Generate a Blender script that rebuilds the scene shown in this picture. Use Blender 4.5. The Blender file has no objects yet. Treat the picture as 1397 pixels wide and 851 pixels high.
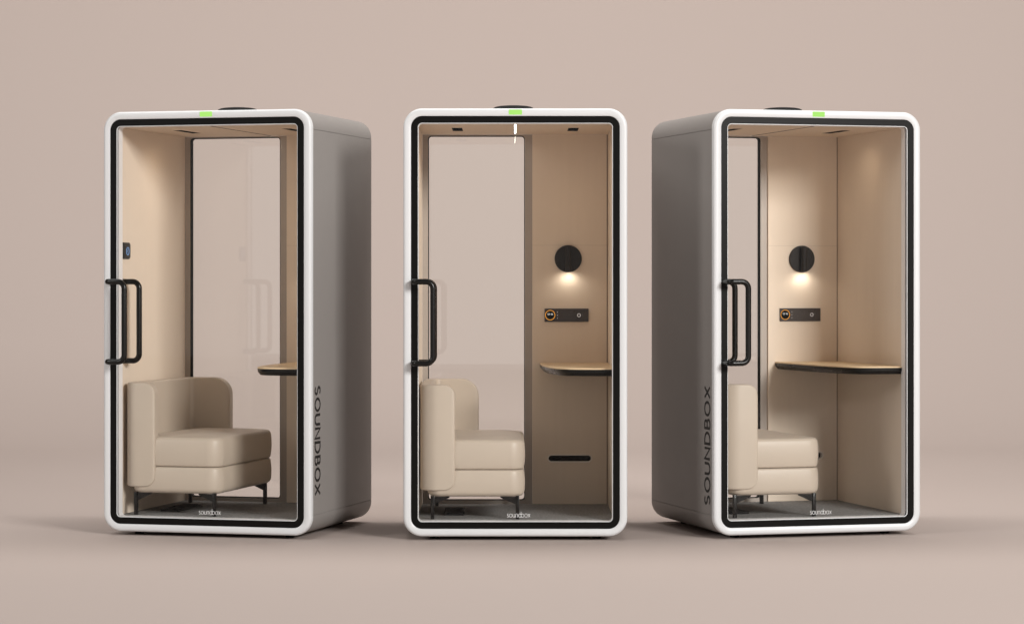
import bpy, bmesh, math, random
from mathutils import Vector, Matrix
random.seed(4)
S = bpy.context.scene
C = S.collection
PI = math.pi

# ------------------------------------------------------------------ render
S.render.engine = 'CYCLES'
cy = S.cycles
cy.use_denoising = True
cy.max_bounces = 14
cy.diffuse_bounces = 6
cy.glossy_bounces = 8
cy.transparent_max_bounces = 24
cy.sample_clamp_indirect = 4.0
S.view_settings.view_transform = 'Standard'
S.view_settings.look = 'None'
S.view_settings.exposure = 0.0
S.view_settings.gamma = 1.0
S.view_settings.use_curve_mapping = False

# ------------------------------------------------------------------ materials
def lin(h):
    out = []
    for i in (0, 2, 4):
        c = int(h[i:i+2], 16) / 255
        out.append(c / 12.92 if c <= .04045 else ((c + .055) / 1.055) ** 2.4)
    return tuple(out) + (1.0,)

def mat(name, col, rough=.5, metal=0.0, spec=.5, noise=None, bump=None, coat=0.0, coat_rough=.1, sheen=0.0, rvar=0.0):
    """noise=(scale, amount, stretch), bump=(scale, strength, distance)"""
    m = bpy.data.materials.new(name)
    m.use_nodes = True
    nt = m.node_tree
    b = nt.nodes['Principled BSDF']
    b.inputs['Base Color'].default_value = col
    b.inputs['Roughness'].default_value = rough
    b.inputs['Metallic'].default_value = metal
    b.inputs['Specular IOR Level'].default_value = spec
    b.inputs['Coat Weight'].default_value = coat
    b.inputs['Coat Roughness'].default_value = coat_rough
    b.inputs['Sheen Weight'].default_value = sheen
    tc = nt.nodes.new('ShaderNodeTexCoord')
    if noise:
        sc, amt, stretch = noise
        mp = nt.nodes.new('ShaderNodeMapping')
        mp.inputs['Scale'].default_value = stretch
        nt.links.new(tc.outputs['Object'], mp.inputs['Vector'])
        n = nt.nodes.new('ShaderNodeTexNoise')
        n.inputs['Scale'].default_value = sc
        n.inputs['Detail'].default_value = 5
        nt.links.new(mp.outputs['Vector'], n.inputs['Vector'])
        mx = nt.nodes.new('ShaderNodeMix')
        mx.data_type = 'RGBA'
        lo = tuple(c * (1 - amt) for c in col[:3]) + (1,)
        hi = tuple(min(1, c * (1 + amt)) for c in col[:3]) + (1,)
        mx.inputs[6].default_value = lo
        mx.inputs[7].default_value = hi
        nt.links.new(n.outputs['Fac'], mx.inputs[0])
        nt.links.new(mx.outputs[2], b.inputs['Base Color'])
    if rvar:
        n3 = nt.nodes.new('ShaderNodeTexNoise')
        n3.inputs['Scale'].default_value = 6
        n3.inputs['Detail'].default_value = 6
        nt.links.new(tc.outputs['Object'], n3.inputs['Vector'])
        mr = nt.nodes.new('ShaderNodeMapRange')
        mr.inputs['To Min'].default_value = max(0, rough - rvar)
        mr.inputs['To Max'].default_value = rough + rvar
        nt.links.new(n3.outputs['Fac'], mr.inputs['Value'])
        nt.links.new(mr.outputs['Result'], b.inputs['Roughness'])
    if bump:
        sc, st, dist = bump
        n2 = nt.nodes.new('ShaderNodeTexNoise')
        n2.inputs['Scale'].default_value = sc
        n2.inputs['Detail'].default_value = 4
        nt.links.new(tc.outputs['Object'], n2.inputs['Vector'])
        bp = nt.nodes.new('ShaderNodeBump')
        bp.inputs['Strength'].default_value = st
        bp.inputs['Distance'].default_value = dist
        nt.links.new(n2.outputs['Fac'], bp.inputs['Height'])
        nt.links.new(bp.outputs['Normal'], b.inputs['Normal'])
    return m

def emit(name, col, strength):
    m = bpy.data.materials.new(name)
    m.use_nodes = True
    nt = m.node_tree
    nt.nodes.clear()
    e = nt.nodes.new('ShaderNodeEmission')
    e.inputs['Color'].default_value = col
    e.inputs['Strength'].default_value = strength
    o = nt.nodes.new('ShaderNodeOutputMaterial')
    nt.links.new(e.outputs[0], o.inputs[0])
    return m

def glass(name, tint=.999, ior=1.5):
    m = bpy.data.materials.new(name)
    m.use_nodes = True
    nt = m.node_tree
    nt.nodes.clear()
    t = nt.nodes.new('ShaderNodeBsdfTransparent')
    t.inputs['Color'].default_value = (tint, tint, tint * .995, 1)
    g = nt.nodes.new('ShaderNodeBsdfGlossy')
    g.inputs['Roughness'].default_value = 0.0
    geo = nt.nodes.new('ShaderNodeNewGeometry')
    mr = nt.nodes.new('ShaderNodeMapRange')      # thin pane: the same reflectance from either side
    mr.inputs['To Min'].default_value = ior
    mr.inputs['To Max'].default_value = 1 / ior
    nt.links.new(geo.outputs['Backfacing'], mr.inputs['Value'])
    f = nt.nodes.new('ShaderNodeFresnel')
    nt.links.new(mr.outputs['Result'], f.inputs['IOR'])
    mx = nt.nodes.new('ShaderNodeMixShader')
    nt.links.new(f.outputs[0], mx.inputs[0])
    nt.links.new(t.outputs[0], mx.inputs[1])
    nt.links.new(g.outputs[0], mx.inputs[2])
    o = nt.nodes.new('ShaderNodeOutputMaterial')
    nt.links.new(mx.outputs[0], o.inputs[0])
    return m

M = {
    'drop':   mat('backdrop_paper', (.452, .378, .343, 1), .85, spec=.2, noise=(.35, .012, (1, 1, 1)), bump=(40, .03, .002)),
    'shell':  mat('taupe_lacquer', (.262, .244, .231, 1), .42, spec=.15, rvar=.03, bump=(60, .01, .001)),
    'white':  mat('white_lacquer', (.66, .665, .67, 1), .35, rvar=.05, bump=(220, .02, .0005)),
    'jamb':   mat('white_jamb', (.78, .76, .76, 1), .4),
    'black':  mat('black_glass_border', (.0055, .005, .0045, 1), .34, spec=.10),
    'blackm': mat('black_powder_coat', (.0050, .0044, .0040, 1), .28, spec=.30, rvar=.05, bump=(900, .05, .0004)),
    'rubber': mat('black_rubber', (.008, .008, .008, 1), .75, spec=.15),
    'glass':  glass('clear_glass', ior=1.48),
    'ar':     glass('coated_glass', ior=1.20),
    'wall':   mat('beige_felt_panel', (.72, .615, .508, 1), .8, spec=.25, noise=(40, .03, (1, 1, .08)), bump=(700, .05, .0004)),
    'ceil':   mat('beige_ceiling_panel', (.66, .545, .435, 1), .75, spec=.25, noise=(30, .03, (1, .1, 1)), bump=(700, .05, .0004)),
    'post':   mat('taupe_metal', (.38, .33, .29, 1), .42, rvar=.04),
    'carpet': mat('grey_carpet', (.25, .245, .24, 1), .95, spec=.1, noise=(70, .6, (1, 1, 1)), bump=(160, .8, .006)),
    'oak':    mat('pale_oak', (.70, .53, .335, 1), .45, noise=(14, .10, (1.2, 12, 1)), bump=(90, .03, .001)),
    'leather':mat('beige_leather', (.495, .420, .344, 1), .43, spec=.42, noise=(9, .025, (1, 1, 1)), bump=(380, .05, .001), sheen=.05),
    'seam':   mat('leather_seam', (.16, .115, .08, 1), .7),
    'plate':  mat('dark_bronze_plate', (.032, .021, .016, 1), .38, spec=.4),
    'lampm':  mat('dark_bronze_lamp', (.014, .010, .008, 1), .5, spec=.25, rvar=.05),
    'slot':   mat('slot_rim', (.78, .72, .66, 1), .5),
    'slotd':  mat('joint_shadow_gap', (.22, .17, .13, 1), .8),
    'dark':   mat('dark_void', (.004, .0035, .003, 1), .8, spec=.02),
    'ink':    mat('black_lettering', (.006, .006, .006, 1), .45),
    'logo':   mat('white_print', (.85, .85, .85, 1), .5),
    'green':  emit('green_indicator', lin('b2f07a'), 1.0),
    'warm':   emit('warm_lamp', (1, .84, .62, 1), 9.0),
    'strip':  emit('white_strip', (1, .92, .80, 1), 14.0),
    'orange': emit('orange_ring', lin('e0953a'), 1.0),
    'digit':  emit('white_digits', lin('d8d4d0'), 1.0),
    'dot':    emit('pale_dots', lin('a89c94'), .9),
    'blue':   emit('blue_ring', lin('8fb8ee'), 1.0),
}

# ------------------------------------------------------------------ mesh helpers
def obj(name, bm, m, parent=None, smooth=35, loc=None):
    bmesh.ops.recalc_face_normals(bm, faces=bm.faces)
    me = bpy.data.meshes.new(name)
    bm.to_mesh(me)
    bm.free()
    for mm in (m if isinstance(m, (list, tuple)) else [m]):
        me.materials.append(mm)
    if smooth:
        for p in me.polygons:
            p.use_smooth = True
        me.set_sharp_from_angle(angle=math.radians(smooth))
    o = bpy.data.objects.new(name, me)
    C.objects.link(o)
    if loc:
        o.location = loc
    if parent:
        o.parent = parent
    return o

def empty(name, loc=(0, 0, 0), rz=0.0):
    o = bpy.data.objects.new(name, None)
    o.empty_display_size = .2
    C.objects.link(o)
    o.location = loc
    o.rotation_euler = (0, 0, rz)
    return o

def add_box(bm, x0, x1, y0, y1, z0, z1, bev=0.0, seg=2):
    vs = [bm.verts.new((x, y, z)) for x in (x0, x1) for y in (y0, y1) for z in (z0, z1)]
    f = [(0, 1, 3, 2), (4, 6, 7, 5), (0, 4, 5, 1), (2, 3, 7, 6), (0, 2, 6, 4), (1, 5, 7, 3)]
    fs = [bm.faces.new([vs[i] for i in q]) for q in f]
    if bev > 0:
        es = list({e for fc in fs for e in fc.edges})
        bmesh.ops.bevel(bm, geom=es, offset=bev, segments=seg, profile=.5, affect='EDGES')
    return bm

def box(*a, **k):
    return add_box(bmesh.new(), *a, **k)

def rr(x0, x1, z0, z1, r, n=10):
    """rounded rectangle, counter-clockwise, 4*(n+1) points"""
    r = max(r, 1e-4)
    pts = []
    for cx, cz, a0 in ((x1 - r, z1 - r, 0), (x0 + r, z1 - r, 90), (x0 + r, z0 + r, 180), (x1 - r, z0 + r, 270)):
        for i in range(n + 1):
            a = math.radians(a0 + 90 * i / n)
            pts.append((cx + r * math.cos(a), cz + r * math.sin(a)))
    return pts

def loft(loops, closed=False, caps=False, bm=None):
    bm = bm or bmesh.new()
    V = [[bm.verts.new(p) for p in L] for L in loops]
    n = len(V[0])
    k = len(V)
    for i in range(k if closed else k - 1):
        a, b = V[i], V[(i + 1) % k]
        for j in range(n):
            bm.faces.new((a[j], a[(j + 1) % n], b[(j + 1) % n], b[j]))
    if caps:
        bm.faces.new(V[0])
        bm.faces.new(V[-1])
    return bm

def frame_loft(x0, x1, z0, z1, R, section, n=10):
    """closed ring: section = [(inset, y)...] swept round a rounded rectangle in the x-z plane"""
    loops = []
    for ins, y in section:
        p = rr(x0 + ins, x1 - ins, z0 + ins, z1 - ins, R - ins, n)
        loops.append([(a, y, b) for a, b in p])
    return loft(loops, closed=True)

def tube(bm, pts, r, seg=12, caps=True):
    pts = [Vector(p) for p in pts]
    loops = []
    prev = None
    for i, p in enumerate(pts):
        if i == 0:
            t = pts[1] - p
        elif i == len(pts) - 1:
            t = p - pts[i - 1]
        else:
            t = (pts[i + 1] - p).normalized() + (p - pts[i - 1]).normalized()
        t.normalize()
        if prev is None:
            u = t.orthogonal().normalized()
        else:
            u = (prev - t * prev.dot(t)).normalized()
        prev = u
        v = t.cross(u)
        loops.append([p + r * (math.cos(2 * PI * k / seg) * u + math.sin(2 * PI * k / seg) * v) for k in range(seg)])
    return loft(loops, caps=caps, bm=bm)

def round_path(pts, r, n=8):
    pts = [Vector(p) for p in pts]
    out = [pts[0]]
    for a, b, c in zip(pts, pts[1:], pts[2:]):
        d0 = (a - b).normalized()
        d1 = (c - b).normalized()
        ang = d0.angle(d1)
        t = r / math.tan(ang / 2)
        p0, p1 = b + d0 * t, b + d1 * t
        cen = b + (d0 + d1).normalized() * (r / math.sin(ang / 2))
        u, w = p0 - cen, p1 - cen
        th = u.angle(w)
        for i in range(n + 1):
            s = i / n
            out.append(cen + (math.sin((1 - s) * th) * u + math.sin(s * th) * w) / math.sin(th))
    out.append(pts[-1])
    return out

def lathe(bm, prof, cen, axis='z', seg=40):
    """prof = [(radius, height)...] revolved about an axis through cen; open ends are capped"""
    loops = []
    for r, h in prof:
        L = []
        for k in range(seg):
            a = 2 * PI * k / seg
            c, s = r * math.cos(a), r * math.sin(a)
            if axis == 'z':
                L.append((cen[0] + c, cen[1] + s, cen[2] + h))
            elif axis == 'y':
                L.append((cen[0] + c, cen[1] + h, cen[2] + s))
            else:
                L.append((cen[0] + h, cen[1] + c, cen[2] + s))
        loops.append(L)
    return loft(loops, caps=True, bm=bm)

# stroke lettering: polylines in a unit-height box, drawn as flat ribbons
def arc(cx, cz, rx, rz, a0, a1, n=14):
    return [(cx + rx * math.cos(math.radians(a0 + (a1 - a0) * i / n)), cz + rz * math.sin(math.radians(a0 + (a1 - a0) * i / n))) for i in range(n + 1)]

def glyph(ch):
    """(width, [polylines]) ; capital height 1, small x-height .7 handled by caller"""
    if ch == 'S':
        return .56, [arc(.28, .745, .245, .255, 35, 180, 12)[0:] + [(.05, .70)] + [(.16, .55), (.40, .46), (.51, .33)] + arc(.28, .265, .245, .265, 0, -150, 12)]
    if ch == 'O':
        return .86, [arc(.43, .5, .43, .5, 90, 450, 36)]
    if ch == 'U':
        return .68, [[(0, 1), (0, .36)] + arc(.34, .34, .34, .34, 180, 360, 18) + [(.68, .36), (.68, 1)]]
    if ch == 'N':
        return .70, [[(0, 0), (0, 1), (.70, 0), (.70, 1)]]
    if ch == 'D':
        return .72, [[(0, 0), (0, 1), (.25, 1)] + arc(.25, .5, .47, .5, 90, -90, 20)[1:] + [(0, 0)]]
    if ch == 'B':
        return .56, [[(0, 0), (0, 1), (.28, 1)] + arc(.28, .765, .22, .235, 90, -90, 12)[1:] + [(0, .53)],
                     [(.28, .53)] + arc(.29, .265, .27, .265, 90, -90, 12) + [(0, 0)]]
    if ch == 'X':
        return .68, [[(0, 1), (.68, 0)], [(.68, 1), (0, 0)]]
    # small letters, x-height .62
    if ch == 's':
        return .32, [arc(.16, .47, .14, .15, 40, 180, 8) + [(.08, .37), (.24, .27)] + arc(.16, .16, .15, .16, 10, -150, 9)]
    if ch == 'o':
        return .60, [arc(.30, .31, .30, .31, 90, 450, 26)]
    if ch == 'u':
        return .46, [[(0, .62), (0, .24)] + arc(.23, .23, .23, .23, 180, 360, 12) + [(.46, .24), (.46, .62)]]
    if ch == 'n':
        return .46, [[(0, 0), (0, .38)] + arc(.23, .39, .23, .23, 180, 0, 12) + [(.46, .38), (.46, 0)]]
    if ch == '+':   # the small d and b that share one stem
        return 1.24, [arc(.31, .31, .30, .31, 90, 450, 26), [(.62, 0), (.62, 1)], arc(.93, .31, .30, .31, 90, 450, 26)]
    if ch == 'x':
        return .46, [[(0, .62), (.46, 0)], [(.46, .62), (0, 0)]]
    if ch == '1':
        return .22, [[(0, .78), (.2, 1), (.2, 0)]]
    if ch == '2':
        return .5, [arc(.25, .74, .24, .26, 160, -30, 10) + [(0, 0), (.5, 0)]]
    if ch == '6':
        return .5, [arc(.25, .27, .25, .27, 90, 450, 16), [(.01, .32), (.12, .75), (.36, 1)]]
    if ch == ':':
        return .08, [[(.04, .66), (.04, .76)], [(.04, .2), (.04, .3)]]
    return .4, []

def lettering(text, length, height, w, gap, place, thick=.0006):
    """place(u, v, d) -> 3D point: u along the line, v up the letters, d out of the surface"""
    bm = bmesh.new()
    x = 0
    lay = []
    for ch in text:
        wd, pl = glyph(ch)
        lay.append((x, pl))
        x += wd + gap
    total = x - gap
    ku = length / total
    for k_, (x0, pl) in enumerate(lay):
        for q_, p in enumerate(pl):
            P = [Vector(((x0 + a) * ku, b * height)) for a, b in p]
            Q = [P[0]]
            for a in P[1:]:
                if (a - Q[-1]).length > 1e-6:
                    Q.append(a)
            P = Q
            closed = (P[0] - P[-1]).length < 1e-5 and len(P) > 4
            if closed:
                P = P[:-1]
            n = len(P)
            th = thick + .00002 * ((k_ + q_ * 3) % 7)
            L, R = [], []
            for i in range(n):
                if closed:
                    a, b = P[i - 1], P[(i + 1) % n]
                else:
                    a, b = P[max(i - 1, 0)], P[min(i + 1, n - 1)]
                d0 = (P[i] - a)
                d1 = (b - P[i])
                d0 = d0.normalized() if d0.length > 0 else d1.normalized()
                d1 = d1.normalized() if d1.length > 0 else d0
                t = (d0 + d1)
                t = t.normalized() if t.length > 1e-3 else d0
                nn = Vector((-t.y, t.x))
                k = 1 / max(.45, nn.dot(Vector((-d0.y, d0.x))))
                L.append(P[i] + nn * (w / 2 * k))
                R.append(P[i] - nn * (w / 2 * k))
            loops = []
            for l, r in zip(L, R):
                loops.append([place(l.x, l.y, th), place(r.x, r.y, th), place(r.x, r.y, 0), place(l.x, l.y, 0)])
            loft(loops, closed=closed, caps=not closed, bm=bm)
    return bm

# ------------------------------------------------------------------ the setting: one seamless sheet, floor curving up into wall
def build_backdrop():
    prof = [(-26, 0)]
    y1, R = 7.0, 5.0
    prof += [(y, 0) for y in (-20, -14, -9, -6, -4, -3, -2, -1, 0, 1, 2, 3, 4, 5, 6)]
    for i in range(41):
        a = PI / 2 * i / 40
        prof.append((y1 + R * math.sin(a), R - R * math.cos(a)))
    prof += [(y1 + R, 9), (y1 + R, 14)]
    bm = bmesh.new()
    xs = [-26, -12, -6, -3, 0, 3, 6, 12, 26]
    V = [[bm.verts.new((x, y, z)) for x in xs] for y, z in prof]
    for a, b in zip(V, V[1:]):
        for j in range(len(xs) - 1):
            bm.faces.new((a[j], a[j + 1], b[j + 1], b[j]))
    o = obj('floor', bm, M['drop'], smooth=60)
    o['kind'] = 'structure'
    o['label'] = 'seamless beige pink studio floor sweeping up into the wall'
    return o
build_backdrop()

# ------------------------------------------------------------------ one booth, in its own coordinates: x right, y back, z up
W2, G, HT = .5765, .02, 2.22          # half width, ground gap, top of frame
OUT_R = .097
BAND0, BAND1 = .0396, .0745           # insets where the black band starts and ends
IW, FZ, CZ, DI, DEP = .512, .101, 2.141, 1.0, 1.0418

def make_booth():
    root = empty('phone_booth')
    # --- outer shell, a rounded tube with a fine groove where the corner pieces meet the flat sides
    def shell_loop(ins, y, notch):
        p = rr(-W2 + ins, W2 - ins, G + ins, HT - ins, OUT_R - ins, 12)
        k = 13
        zs_hi, zs_lo = 2.115, .124
        e, hw = .0016, W2 - ins
        right_hi = [(hw, zs_hi - e), (hw - notch, zs_hi - e), (hw - notch, zs_hi + e), (hw, zs_hi + e)]
        left_hi = [(-hw, zs_hi + e), (-hw + notch, zs_hi + e), (-hw + notch, zs_hi - e), (-hw, zs_hi - e)]
        left_lo = [(-hw, zs_lo + e), (-hw + notch, zs_lo + e), (-hw + notch, zs_lo - e), (-hw, zs_lo - e)]
        right_lo = [(hw, zs_lo - e), (hw - notch, zs_lo - e), (hw - notch, zs_lo + e), (hw, zs_lo + e)]
        q = right_hi + p[:k] + p[k:2 * k] + left_hi + left_lo + p[2 * k:3 * k] + p[3 * k:] + right_lo
        return [(a, y, b) for a, b in q]
    sec = [(.002, .034, .003), (.002, DEP - .008, .003), (.0045, DEP - .0025, .001), (.010, DEP, 0), (.052, DEP, 0), (.052, .034, 0)]
    obj('shell', loft([shell_loop(*s) for s in sec], closed=True), M['shell'], root, smooth=30)
    # --- white front frame with a soft outer edge
    fil = .016
    sec = [(BAND0, .034), (BAND0, .0015), (BAND0 - .0015, 0)]
    for i in range(9):
        a = PI / 2 * i / 8
        sec.append((fil - fil * math.sin(a), fil - fil * math.cos(a)))
    sec.append((0, .034))
    fr = obj('front_frame', frame_loft(-W2, W2, G, HT, OUT_R, sec, 14), M['white'], root, smooth=50)
    # --- green status light set in the top of the frame
    bm = bmesh.new()
    L = [[(a, y, b) for a, b in rr(-.034, .034, 2.187, 2.2135, .004, 4)] for y in (-.0012, .004)]
    obj('status_light', loft(L, caps=True, bm=bm), M['green'], fr)
    # --- white jamb behind the door
    sec = [(BAND1 - .002, .028), (BAND1 + .003, .028), (BAND1 + .003, .078), (BAND1 - .012, .078)]
    obj('door_jamb', frame_loft(-W2, W2, G, HT, OUT_R, sec, 8), M['jamb'], root)
    sec = [(BAND1 - .0015, .0045), (BAND1 + .0028, .0045), (BAND1 + .0034, .0052), (BAND1 + .0034, .0108), (BAND1 - .0015, .0108)]
    obj('door_trim', frame_loft(-W2, W2, G, HT, OUT_R, sec, 10), M['white'], root)
    # --- glass door: black edge band, pane, logo, pull handles on both faces
    sec = [(BAND0 + .0012, .026), (BAND0 + .0012, .0035), (BAND0 + .0022, .0025), (BAND1 - .001, .0025), (BAND1, .0035), (BAND1, .026)]
    door = obj('glass_door', frame_loft(-W2, W2, G, HT, OUT_R, sec, 12), M['black'], root)
    pane = [[(a, y, b) for a, b in rr(-W2 + .060, W2 - .060, G + .060, HT - .060, .035, 6)] for y in (.012, .020)]
    obj('pane', loft(pane, caps=True), M['ar'], door, smooth=0)
    obj('logo', lettering('soun+ox', .118, .029, .0017, .17, lambda u, v, d: (-.042 + u, .0118 - d, .1185 + v)), M['logo'], door, smooth=0)
    for side in (-1, 1):
        ypl = -.085 if side < 0 else .115
        yst = .0025 if side < 0 else .026
        xs, xb, zt, zb = -.5185, -.4205, 1.329, .9115
        bm = bmesh.new()
        path = round_path([(xs, yst, zt), (xs, ypl, zt), (xb, ypl, zt), (xb, ypl, zb), (xs, ypl, zb), (xs, yst, zb)], .013, 6)
        pts = []
        # tighter bend at the studs, wider bend at the grip
        p1 = round_path([(xs, yst, zt), (xs, ypl, zt), ((xs + xb) / 2, ypl, zt)], .016, 6)
        p2 = round_path([((xs + xb) / 2, ypl, zt), (xb, ypl, zt), (xb, ypl, (zt + zb) / 2)], .036, 8)
        p3 = round_path([(xb, ypl, (zt + zb) / 2), (xb, ypl, zb), ((xs + xb) / 2, ypl, zb)], .036, 8)
        p4 = round_path([((xs + xb) / 2, ypl, zb), (xs, ypl, zb), (xs, yst, zb)], .016, 6)
        tube(bm, p1 + p2[1:] + p3[1:] + p4[1:], .0148, 16)
        for z in (zt, zb):
            lathe(bm, [(.017, 0), (.017, .004 * side * 1.0), (.015, .006 * side)], (xs, yst, z), 'y', 24)
        obj('pull_handle', bm, M['blackm'], door)
    # --- interior
    obj('side_wall', box(-IW - .014, -IW, .079, DI, FZ - .02, CZ + .004, bev=.001, seg=1), M['wall'], root)
    obj('side_wall', box(IW, IW + .014, .079, DI, FZ - .02, CZ + .004, bev=.001, seg=1), M['wall'], root)
    # ceiling: two leaves either side of the light slot, each cut for its downlight
    leaves = []
    for sx in (-1, 1):
        ce = bmesh.new()
        xs = sorted((sx * .0085, sx * (IW - .001)))
        hs = sorted((sx * .281, sx * .337))
        rects = [(xs[0], xs[1], .079, DI - .001), (hs[0], hs[1], .37, .67)]
        V = {}
        for z in (CZ, CZ + .012):
            for q, (a, b, y0, y1) in enumerate(rects):
                V[q, z] = [ce.verts.new(p) for p in ((a, y0, z), (b, y0, z), (b, y1, z), (a, y1, z))]
            for k in range(4):
                ce.faces.new((V[0, z][k], V[0, z][(k + 1) % 4], V[1, z][(k + 1) % 4], V[1, z][k]))
        for q in (0, 1):
            for k in range(4):
                ce.faces.new((V[q, CZ][k], V[q, CZ][(k + 1) % 4], V[q, CZ + .012][(k + 1) % 4], V[q, CZ + .012][k]))
        leaves.append(obj('ceiling_panel', ce, M['ceil'], root, smooth=0))
    cl = leaves[1]
    sec = [(0, CZ + .0005), (.0028, CZ + .0005), (.0028, CZ + .011), (0, CZ + .011)]
    tr = loft([[(a, b, z) for a, b in rr(-.0078 + i, .0078 - i, .0805 + i, DI - .002 - i, .0001, 1)] for i, z in sec], closed=True)
    lt = obj('light_slot', tr, M['dark'], root, smooth=0)
    add_box_ = box(-.0038, .0038, .084, DI - .05, CZ + .0042, CZ + .010)
    obj('light_diffuser', add_box_, M['strip'], lt, smooth=0)
    for sx, cl in zip((-1, 1), leaves):
        dl = bmesh.new()
        x0, x1 = sorted((sx * .2815, sx * .3365))
        loft([[(a, b, z) for a, b in rr(x0 + i, x1 - i, .3705 + i, .6695 - i, .004, 3)] for i, z in ((0, CZ + .0005), (.006, CZ + .0005), (.006, CZ + .0085), (0, CZ + .0085))], closed=True, bm=dl)
        add_box(dl, x0 + .006, x1 - .006, .377, .663, CZ + .0075, CZ + .0088)
        for k in range(1, 5):
            yy = .37 + .06 * k
            add_box(dl, x0 + .0055, x1 - .0055, yy - .004, yy + .004, CZ + .0012, CZ + .0076)
        dlo = obj('downlight', dl, M['dark'], root, smooth=0)
        for k in range(5):
            d2 = bmesh.new()
            lathe(d2, [(.017, 0), (.019, -.0035), (.015, -.0035), (.013, -.001)], ((x0 + x1) / 2, .40 + .06 * k, CZ + .0075), 'z', 16)
            obj('downlight_lens', d2, M['post'], dlo)
        ld = bpy.data.lights.new('downlight_beam', 'SPOT')
        ld.energy = DOWN_W
        ld.color = (1, .80, .58)
        ld.spot_size = math.radians(168)
        ld.spot_blend = 1.0
        ld.shadow_soft_size = .05
        lo = bpy.data.objects.new('downlight_beam', ld)
        C.objects.link(lo)
        lo.parent = dlo
        lo.location = ((x0 + x1) / 2, .52, CZ - .002)
    # carpeted floor
    obj('carpet_floor', box(-IW, IW, .079, DI + .004, FZ - .02, FZ), M['carpet'], root, smooth=0)
    # floor grille under the seat
    fg = bmesh.new()
    loft([[(a, b, z) for a, b in rr(-.376 + i, -.271 - i, .30 + i, .64 - i, .006, 3)] for i, z in ((0, FZ + .0005), (0, FZ + .012), (.003, FZ + .014), (.010, FZ + .014), (.010, FZ + .006))], caps=True, bm=fg)
    for k in range(10):
        add_box(fg, -.366, -.281, .318 + k * .032, .330 + k * .032, FZ + .0065, FZ + .0125)
    obj('floor_grille', fg, M['rubber'], root, smooth=0)
    # back window: metal surround, black seal, pane
    gx0, gx1, gz0, gz1 = -.4815, .0536, .122, 2.1345
    ox0, ox1, oz0, oz1 = -.5115, .0945, FZ + .0005, CZ - .0005
    wn = bmesh.new()
    o_ = rr(ox0, ox1, oz0, oz1, .0005, 6)
    i_ = rr(gx0, gx1, gz0, gz1, .018, 6)
    loft([[(a, DI, b) for a, b in i_], [(a, DI, b) for a, b in o_], [(a, DI + .012, b) for a, b in o_], [(a, DI + .012, b) for a, b in i_]], closed=True, bm=wn)
    win = obj('back_window', wn, M['post'], root, smooth=30)
    s_o = rr(gx0 + .0003, gx1 - .0003, gz0 + .0003, gz1 - .0003, .018, 6)
    s_i = rr(gx0 + .004, gx1 - .004, gz0 + .004, gz1 - .004, .016, 6)
    loops = [[(a, DI + .001, b) for a, b in s_o], [(a, DI + .004, b) for a, b in s_i], [(a, DI + .036, b) for a, b in s_i], [(a, DI + .036, b) for a, b in s_o]]
    obj('seal', loft(loops, closed=True), M['rubber'], win)
    pb = [[(a, y, b) for a, b in rr(gx0 + .001, gx1 - .001, gz0 + .001, gz1 - .001, .016, 6)] for y in (DI + .026, DI + .034)]
    obj('pane', loft(pb, caps=True), M['glass'], win, smooth=0)
    # back wall panel right of the window, shadow gap in the corner, recess slot
    bw = bmesh.new()
    px0, px1 = .0950, IW - .006
    hx0, hx1, hz0, hz1 = .183, .4205, .336, .372
    yf, yb = DI - .012, DI + .020
    hole = rr(hx0, hx1, hz0, hz1, .018, 8)
    n4 = len(hole)
    outer = []
    for k, (a, b) in enumerate(hole):
        q = k // 9
        outer.append(((px1, CZ - .001), (px0, CZ - .001), (px0, FZ + .001), (px1, FZ + .001))[q])
    def hole_panel(y):
        hv = [bw.verts.new((a, y, b)) for a, b in hole]
        cv = [bw.verts.new((a, y, b)) for a, b in ((px1, CZ - .001), (px0, CZ - .001), (px0, FZ + .001), (px1, FZ + .001))]
        for q in range(4):
            for k in range(8):
                bw.faces.new((cv[q], hv[q * 9 + k], hv[q * 9 + k + 1]))
            bw.faces.new((cv[q], hv[q * 9 + 8], hv[(q * 9 + 9) % 36], cv[(q + 1) % 4]))
        return hv, cv
    h1, c1 = hole_panel(yf)
    h2, c2 = hole_panel(yb)
    for k in range(36):
        bw.faces.new((h1[k], h1[(k + 1) % 36], h2[(k + 1) % 36], h2[k]))
    for k in range(4):
        bw.faces.new((c1[k], c1[(k + 1) % 4], c2[(k + 1) % 4], c2[k]))
    bwo = obj('back_wall', bw, M['wall'], root, smooth=0)
    sec = [(-.0055, yf - .0008), (-.0045, yf - .003), (.0005, yf - .003), (.002, yf - .0008), (.002, yf + .020), (-.0003, yf + .020), (-.0003, yf - .0004)]
    obj('slot_rim', frame_loft(hx0, hx1, hz0, hz1, .018, sec, 8), M['slot'], bwo)
    obj('slot_back', box(hx0 - .01, hx1 + .01, yb + .001, yb + .006, hz0 - .01, hz1 + .01), M['dark'], bwo, smooth=0)
    obj('panel_joint', box(px0 + .0005, px1 - .0005, yf - .0003, yf + .002, 1.5294, 1.5300), M['slotd'], bwo, smooth=0)
    # dark backing strip inside the corner gap
    obj('corner_backing', box(IW - .0075, IW + .012, DI - .006, DI + .012, FZ, CZ), M['slotd'], root, smooth=0)
    # --- wall lamp
    lx, lz, ly = .2929, 1.4556, yf - .0005
    lm = bmesh.new()
    lathe(lm, [(.073, 0), (.075, -.002), (.075, -.012), (.073, -.014)], (lx, ly, lz), 'y', 56)
    lamp = obj('wall_lamp', lm, M['lampm'], root)
    tb = bmesh.new()
    lathe(tb, [(.0150, .066), (.0165, .064), (.0165, -.070), (.0145, -.070), (.0135, -.0665)], (lx, ly - .042, lz), 'z', 28)
    obj('lamp_tube', tb, M['lampm'], lamp)
    bl = bmesh.new()
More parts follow.
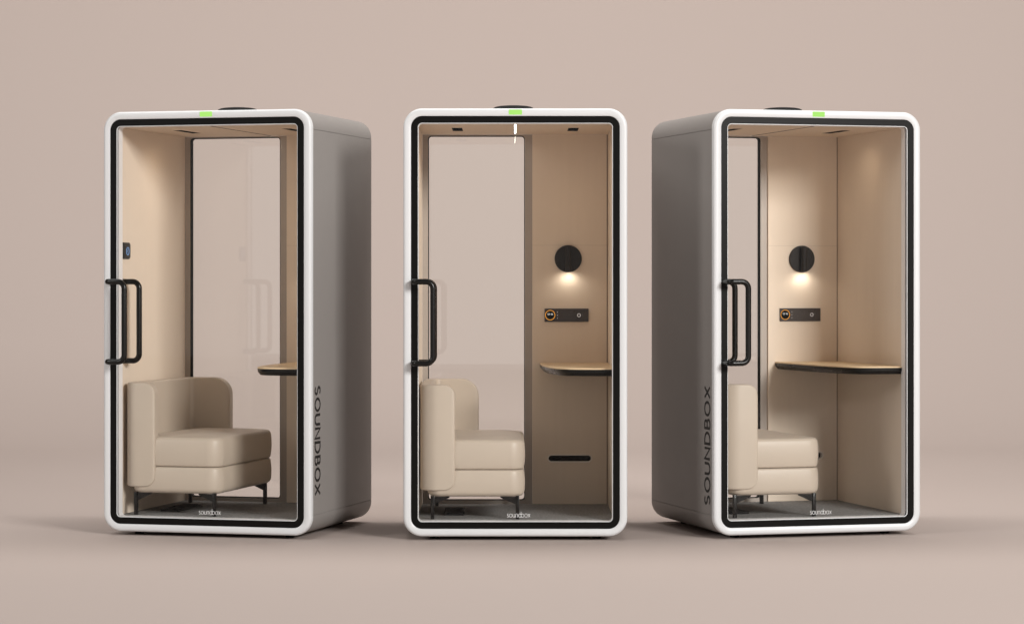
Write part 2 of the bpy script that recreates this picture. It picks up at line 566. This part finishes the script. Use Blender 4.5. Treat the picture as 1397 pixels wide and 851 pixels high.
    lathe(bl, [(.0125, 0), (.0125, .002)], (lx, ly - .042, lz - .0690), 'z', 24)
    obj('lamp_bulb', bl, M['warm'], lamp, smooth=0)
    ld = bpy.data.lights.new('lamp_light', 'SPOT')
    ld.energy = LAMP_W
    ld.color = (1, .92, .80)
    ld.spot_size = math.radians(165)
    ld.spot_blend = .8
    ld.shadow_soft_size = .010
    lo = bpy.data.objects.new('lamp_light', ld)
    C.objects.link(lo)
    lo.parent = lamp
    lo.location = (lx, ly - .058, lz - .080)
    lo.rotation_euler = (math.radians(24), 0, 0)
    # --- control panel
    cx0, cx1, cz0, cz1 = .1625, .4055, 1.1075, 1.1805
    L = [[(a, y, b) for a, b in rr(cx0 + i, cx1 - i, cz0 + i, cz1 - i, .0025, 3)] for i, y in ((0, yf - .0005), (0, yf - .006), (.001, yf - .007))]
    cp = obj('control_panel', loft(L, caps=True), M['plate'], root)
    dx, dz = .1935, 1.1445
    yp = yf - .0072
    b_ = bmesh.new()
    lathe(b_, [(.0265, 0), (.0265, -.001)], (dx, yp, dz), 'y', 40)
    dial = obj('dial', b_, M['dark'], cp, smooth=0)
    bm = bmesh.new()
    tube_pts = [(dx + .0262 * math.cos(2 * PI * i / 48), yp - .0012, dz + .0262 * math.sin(2 * PI * i / 48)) for i in range(49)]
    tube(bm, tube_pts, .0019, 6, caps=False)
    obj('dial_ring', bm, M['orange'], dial)
    obj('clock_digits', lettering('12:16', .030, .0085, .0018, .22, lambda u, v, d: (dx - .015 + u, yp - .0012 - d, dz + .001 + v)), M['digit'], dial, smooth=0)
    for ux, uz, ur in [(.2335, 1.1605 - .0165 * k, .0026) for k in range(3)] + [(.268, 1.137, .0011), (.297, 1.147, .0011), (.309, 1.162, .0011), (.309, 1.147, .0011), (.371, 1.148, .0011)]:
        bm = bmesh.new()
        lathe(bm, [(ur, 0), (ur, -.0006)], (ux, yp, uz), 'y', 10)
        obj('indicator_dot', bm, M['dot'], cp, smooth=0)
    bm = bmesh.new()
    pts = [(.3525 + .0085 * math.cos(2 * PI * i / 24), yp - .0004, 1.144 + .0085 * math.sin(2 * PI * i / 24)) for i in range(25)]
    tube(bm, pts, .0021, 6, caps=False)
    obj('power_button', bm, M['dot'], cp)
    # --- corner desk: pale oak top over a black bevelled edge
    dz1 = .882
    ctrl = [(.136, yf - .001), (.1395, .82), (.149, .60), (.167, .42), (.194, .27), (.224, .165), (.262, .105), (.318, .078), (.40, .070), (IW - .001, .070)]
    P = [Vector(p) for p in ctrl]
    P = [P[0] * 2 - P[1]] + P + [P[-1] * 2 - P[-2]]
    crv = []
    for i in range(1, len(P) - 2):
        for k in range(6):
            t = k / 6
            crv.append(.5 * (2 * P[i] + (P[i + 1] - P[i - 1]) * t + (2 * P[i - 1] - 5 * P[i] + 4 * P[i + 1] - P[i + 2]) * t * t + (3 * P[i] - P[i - 1] - 3 * P[i + 1] + P[i + 2]) * t ** 3))
    crv.append(P[-2])
    def outline(ins, z):
        q = []
        for i, c in enumerate(crv):
            d = (crv[min(i + 1, len(crv) - 1)] - crv[max(i - 1, 0)]).normalized()
            nn = Vector((-d.y, d.x))
            x_, y_ = c.x + nn.x * ins, c.y + nn.y * ins
            q.append((min(x_, IW - .001), min(y_, yf - .001), z))
        return q + [(IW - .001, yf - .001, z)]
    dk = obj('desk', loft([outline(.0015, dz1), outline(0, dz1 - .0015), outline(0, dz1 - .007)], caps=True), M['oak'], root, smooth=25)
    obj('desk_edge', loft([outline(.0006, dz1 - .0075), outline(.0006, dz1 - .022), outline(.015, dz1 - .040), outline(.018, dz1 - .041)], caps=True), M['blackm'], dk, smooth=25)
    # --- card reader on the left wall near the door
    bm = bmesh.new()
    y0, y1, z0, z1 = .094, .200, 1.449, 1.537
    L = [[(x, a, b) for a, b in rr(y0 + i, y1 - i, z0 + i, z1 - i, .018 - i * .5, 8)] for i, x in ((0, -IW + .0004), (0, -IW + .0050), (.001, -IW + .0068), (.003, -IW + .0080), (.006, -IW + .0085))]
    cr = obj('door_lock', loft(L, caps=True, bm=bm), M['blackm'], root, smooth=60)
    bm = bmesh.new()
    yc, zc = (y0 + y1) / 2, (z0 + z1) / 2
    tube(bm, [(-IW + .0086, yc + .012 + .0185 * math.cos(2 * PI * i / 32), zc - .002 + .0200 * math.sin(2 * PI * i / 32)) for i in range(33)], .0013, 6, caps=False)
    tube(bm, [(-IW + .0086, yc + .016, zc + .008), (-IW + .0086, yc + .009, zc - .002), (-IW + .0086, yc + .016, zc - .011)], .0010, 6)
    obj('lock_display', bm, M['blue'], cr)
    # --- side lettering, read downwards on the right wall and upwards on the left
    xo = W2 - .002
    obj('lettering', lettering('SOUNDBOX', .557, LET_H, .0138, .30, lambda u, v, d: (xo + d, .070 + v, .785 - u)), M['ink'], root, smooth=0)
    obj('lettering', lettering('SOUNDBOX', .607, LET_H, .0138, .30, lambda u, v, d: (-xo - d, .070 + v, .175 + u)), M['ink'], root, smooth=0)
    # --- roof fan cap
    bm = bmesh.new()
    lathe(bm, [(.112, .0005), (.112, .022), (.110, .030), (.105, .037), (.095, .042), (.078, .0455), (.05, .048), (.02, .049), (.002, .0492)], (-.010, .5, HT - .002), 'z', 56)
    obj('roof_fan_cap', bm, M['rubber'], root)
    # --- levelling feet
    for fx in (-.42, .42):
        for fy in (.12, .92):
            bm = bmesh.new()
            lathe(bm, [(.024, 0), (.024, .008), (.012, .010), (.012, G + .0015)], (fx, fy, 0), 'z', 20)
            obj('levelling_foot', bm, M['rubber'], root)
    return root

# ------------------------------------------------------------------ one armchair, in the booth's coordinates minus its origin
CY0, CY1 = .060, .935       # near and far faces
def make_chair():
    root = empty('armchair')
    z0 = 0.0
    # --- wrap-round back: a path in plan with a rounded-rectangle section whose height falls off round the wing ends
    t = .062
    xo, r = -.494, .055
    near_end, far_end = -.312, -.200
    m_ = t / 2
    pth = round_path([(near_end, CY0 + m_, 0), (xo + m_, CY0 + m_, 0), (xo + m_, CY1 - m_, 0), (far_end, CY1 - m_, 0)], r, 12)
    # resample densely
    dense = [pth[0]]
    for a, b in zip(pth, pth[1:]):
        n = max(1, int((b - a).length / .008))
        for i in range(1, n + 1):
            dense.append(a.lerp(b, i / n))
    s = [0]
    for a, b in zip(dense, dense[1:]):
        s.append(s[-1] + (b - a).length)
    Ltot = s[-1]
    zt, zb = .797 - FZ, .250 - FZ
    def corner(d, R):                      # how far the rounded corner drops at distance d from the end
        if d >= R:
            return 0.0
        return R - math.sqrt(max(0, R * R - (R - d) ** 2))
    # finer stations at both ends
    ends = [0, .0004, .0016, .0036, .0064, .010]
    stations = [(x, None) for x in ends]
    loops = []
    def at(sv):
        for i in range(len(s) - 1):
            if s[i + 1] >= sv - 1e-9:
                f = (sv - s[i]) / max(1e-9, s[i + 1] - s[i])
                p = dense[i].lerp(dense[i + 1], f)
                i0, i1 = max(i - 1, 0), min(i + 2, len(s) - 1)
                return p, (dense[i1] - dense[i0]).normalized()
        return dense[-1], (dense[-1] - dense[-2]).normalized()
    svals = sorted(set(ends + [Ltot - e for e in ends] + [x for x in s if .012 < x < Ltot - .012]))
    er = .010
    for sv in svals:
        p, d = at(sv)
        nrm = Vector((-d.y, d.x, 0))
        d0, d1 = sv, Ltot - sv
        if d0 < d1:
            top, bot, de = corner(d0, .060), corner(d0, .058), d0
        else:
            top, bot, de = corner(d1, .095), corner(d1, .03), d1
        edge = corner(de, er)
        half = t / 2 - edge * .95
        # the back swells very slightly at mid height
        zz0, zz1 = zb + bot + edge * .2, zt - top - edge * .2
        L = []
        for a, b in rr(-half, half, zz0, zz1, min(er, half * .98), 6):
            L.append(p + nrm * a + Vector((0, 0, b)))
        loops.append(L)
    back = obj('backrest', loft(loops, caps=True), M['leather'], root, smooth=70)
    # --- seat cushion and base: stacked rounded slabs with swelling sides
    def slab(x0, x1, y0, y1, za, zb_, R, et, eb, crown=0.0, bulge=0.0):
        loops = []
        N = 7
        zm = []
        for i in range(N + 1):
            a = PI / 2 * i / N
            zm.append((eb - eb * math.sin(a), za + eb - eb * math.cos(a)))
        for i in range(1, 6):
            zm.append((0, za + eb + (zb_ - et - za - eb) * i / 6))
        for i in range(N + 1):
            a = PI / 2 * i / N
            zm.append((et - et * math.cos(a), zb_ - et + et * math.sin(a)))
        bm = bmesh.new()
        def L(ins, z):
            b = 0
            if bulge:
                q = (z - za) / (zb_ - za)
                b = bulge * (1 - (2 * q - 1) ** 2)
            i2 = ins - b
            return [(a, c, z) for a, c in rr(x0 + i2, x1 - i2, y0 + i2, y1 - i2, max(.004, R - i2), 9)]
        loops = [L(.25, za), L(eb + .03, za)] + [L(*q) for q in zm]
        for k in range(1, 9):
            f = k / 8
            ins = et + f * .21
            loops.append([(a, c, zb_ + crown * (1 - (1 - f) ** 2)) for a, c in rr(x0 + ins, x1 - ins, y0 + ins, y1 - ins, max(.004, (R - et) * (1 - f)), 9)])
        return loft(loops, caps=True, bm=bm)
    cs = obj('seat_cushion', slab(-.447, .043, CY0 + .016, CY1 - .012, .3585 - FZ, .512 - FZ, .070, .020, .010, crown=.014, bulge=.008), M['leather'], root, smooth=60)
    obj('seat_base', slab(-.452, .043, CY0 + .014, CY1 - .012, .218 - FZ, .3565 - FZ, .070, .010, .026, bulge=.007), M['leather'], root, smooth=60)
    # --- black legs with gussets under the base
    for lx in (-.429, .011):
        sgn = 1 if lx < 0 else -1
        for ly in (CY0 + .035, CY1 - .065):
            bm = box(lx - .0095, lx + .0095, ly - .0095, ly + .0095, .0005, .222 - FZ, bev=.002, seg=2)
            lg = obj('leg', bm, M['blackm'], root, smooth=40)
            g = bmesh.new()
            zt_ = .2175 - FZ
            tri = [(lx + sgn * .009, zt_), (lx + sgn * .088, zt_ + .001), (lx + sgn * .088, zt_ - .005), (lx + sgn * .014, zt_ - .038), (lx + sgn * .009, zt_ - .040)]
            loft([[(a, y, b) for a, b in tri] for y in (ly - .003, ly + .003)], caps=True, bm=g)
            obj('bracket', g, M['blackm'], lg, smooth=0)
    return root

def copy_tree(o, parent=None):
    c = o.copy()
    C.objects.link(c)
    c.parent = parent
    for ch in list(o.children):
        copy_tree(ch, c)
    return c

LAMP_W = .40
DOWN_W = 2.2
DESK_B, DESK_N = .918, 2.7
LET_H = .080

# poses: x, y of the front face's middle on the ground, turn in degrees
POSES = [
    (.0173, 0.0, 0.0,
     'phone booth facing straight ahead, standing between two turned booths', 'beige leather armchair in the booth that faces straight ahead'),
    (-1.5929, .1601, -14.43,
     'phone booth turned to show its right side wall with lettering reading downwards', 'beige leather armchair showing its seat front in the booth with the blue lit lock'),
    (1.5975, .1732, 15.1,
     'phone booth turned to show its left side wall with lettering reading upwards', 'beige leather armchair half hidden behind the edge of the booth with upward reading lettering'),
]
booth0, chair0 = make_booth(), make_chair()
for i, (x, y, a, lb, lc) in enumerate(POSES):
    b = booth0 if i == 0 else copy_tree(booth0)
    c = chair0 if i == 0 else copy_tree(chair0)
    ra = math.radians(a)
    b.location = (x, y, 0)
    c.location = (x, y, FZ)
    b.rotation_euler = c.rotation_euler = (0, 0, ra)
    b['label'], b['category'], b['group'] = lb, 'phone booth', 'glass fronted phone booths standing in a row'
    c['label'], c['category'], c['group'] = lc, 'armchair', 'beige armchairs inside the booths'

# ------------------------------------------------------------------ light
WORLD = (.06, .30)
FRONT_GLOW = .80
Wd = bpy.data.worlds.new('World')
S.world = Wd
Wd.use_nodes = True
nt = Wd.node_tree
bg = nt.nodes['Background']
# a studio dome: bright overhead, dim towards the horizon
tc = nt.nodes.new('ShaderNodeTexCoord')
sp = nt.nodes.new('ShaderNodeSeparateXYZ')
nt.links.new(tc.outputs['Generated'], sp.inputs[0])
mr = nt.nodes.new('ShaderNodeMapRange')
mr.inputs['From Min'].default_value = .25
mr.inputs['From Max'].default_value = .9
mr.inputs['To Min'].default_value = WORLD[0]
mr.inputs['To Max'].default_value = WORLD[1]
nt.links.new(sp.outputs['Z'], mr.inputs['Value'])
# a soft low band of light along the front of the studio, the glow the glass and the black edges reflect
def ramp(sock, a, b, lo, hi):
    q = nt.nodes.new('ShaderNodeMapRange')
    q.interpolation_type = 'SMOOTHSTEP'
    for nm, v in (('From Min', a), ('From Max', b), ('To Min', lo), ('To Max', hi)):
        q.inputs[nm].default_value = v
    nt.links.new(sock, q.inputs['Value'])
    return q.outputs['Result']
def mth(op, a, b):
    q = nt.nodes.new('ShaderNodeMath')
    q.operation = op
    nt.links.new(a, q.inputs[0])
    nt.links.new(b, q.inputs[1])
    return q.outputs[0]
front = ramp(sp.outputs['Y'], -.65, -.35, 1, 0)
low = ramp(sp.outputs['Z'], .09, .18, FRONT_GLOW, 0)
nt.links.new(mth('ADD', mr.outputs['Result'], mth('MULTIPLY', front, low)), bg.inputs['Strength'])
bg.inputs['Color'].default_value = (1.0, .985, .97, 1)

def area(name, loc, aim, sx, sy, watts, col=(1, .98, .955)):
    l = bpy.data.lights.new(name, 'AREA')
    l.shape = 'RECTANGLE'
    l.size, l.size_y = sx, sy
    l.energy = watts
    l.color = col
    o = bpy.data.objects.new(name, l)
    C.objects.link(o)
    o.location = loc
    d = Vector(aim) - Vector(loc)
    o.rotation_euler = d.to_track_quat('-Z', 'Y').to_euler()
    return o
area('key_softbox', (9.0, -12.6, 6.3), (0, .4, 1.1), 4.6, 3.4, 2450)
area('fill_softbox', (-14.0, -8.6, 7.2), (0, .4, 1.1), 4.4, 3.6, 760)
area('top_softbox', (0, 1.5, 7.0), (0, 1.3, 0), 10, 2.4, 430)
area('background_softbox', (0, 6.0, 8.0), (0, 12, 2.2), 22, 2.5, 520)

# ------------------------------------------------------------------ camera
cam = bpy.data.cameras.new('camera')
co = bpy.data.objects.new('camera', cam)
C.objects.link(co)
co.location = (0, -13.256, 1.334)
co.rotation_euler = (PI / 2, 0, 0)
cam.sensor_width = 36
cam.lens = 3517 / 1397 * 36
cam.shift_y = -42.5 / 1397
cam.clip_start = .1
cam.clip_end = 200
S.camera = co
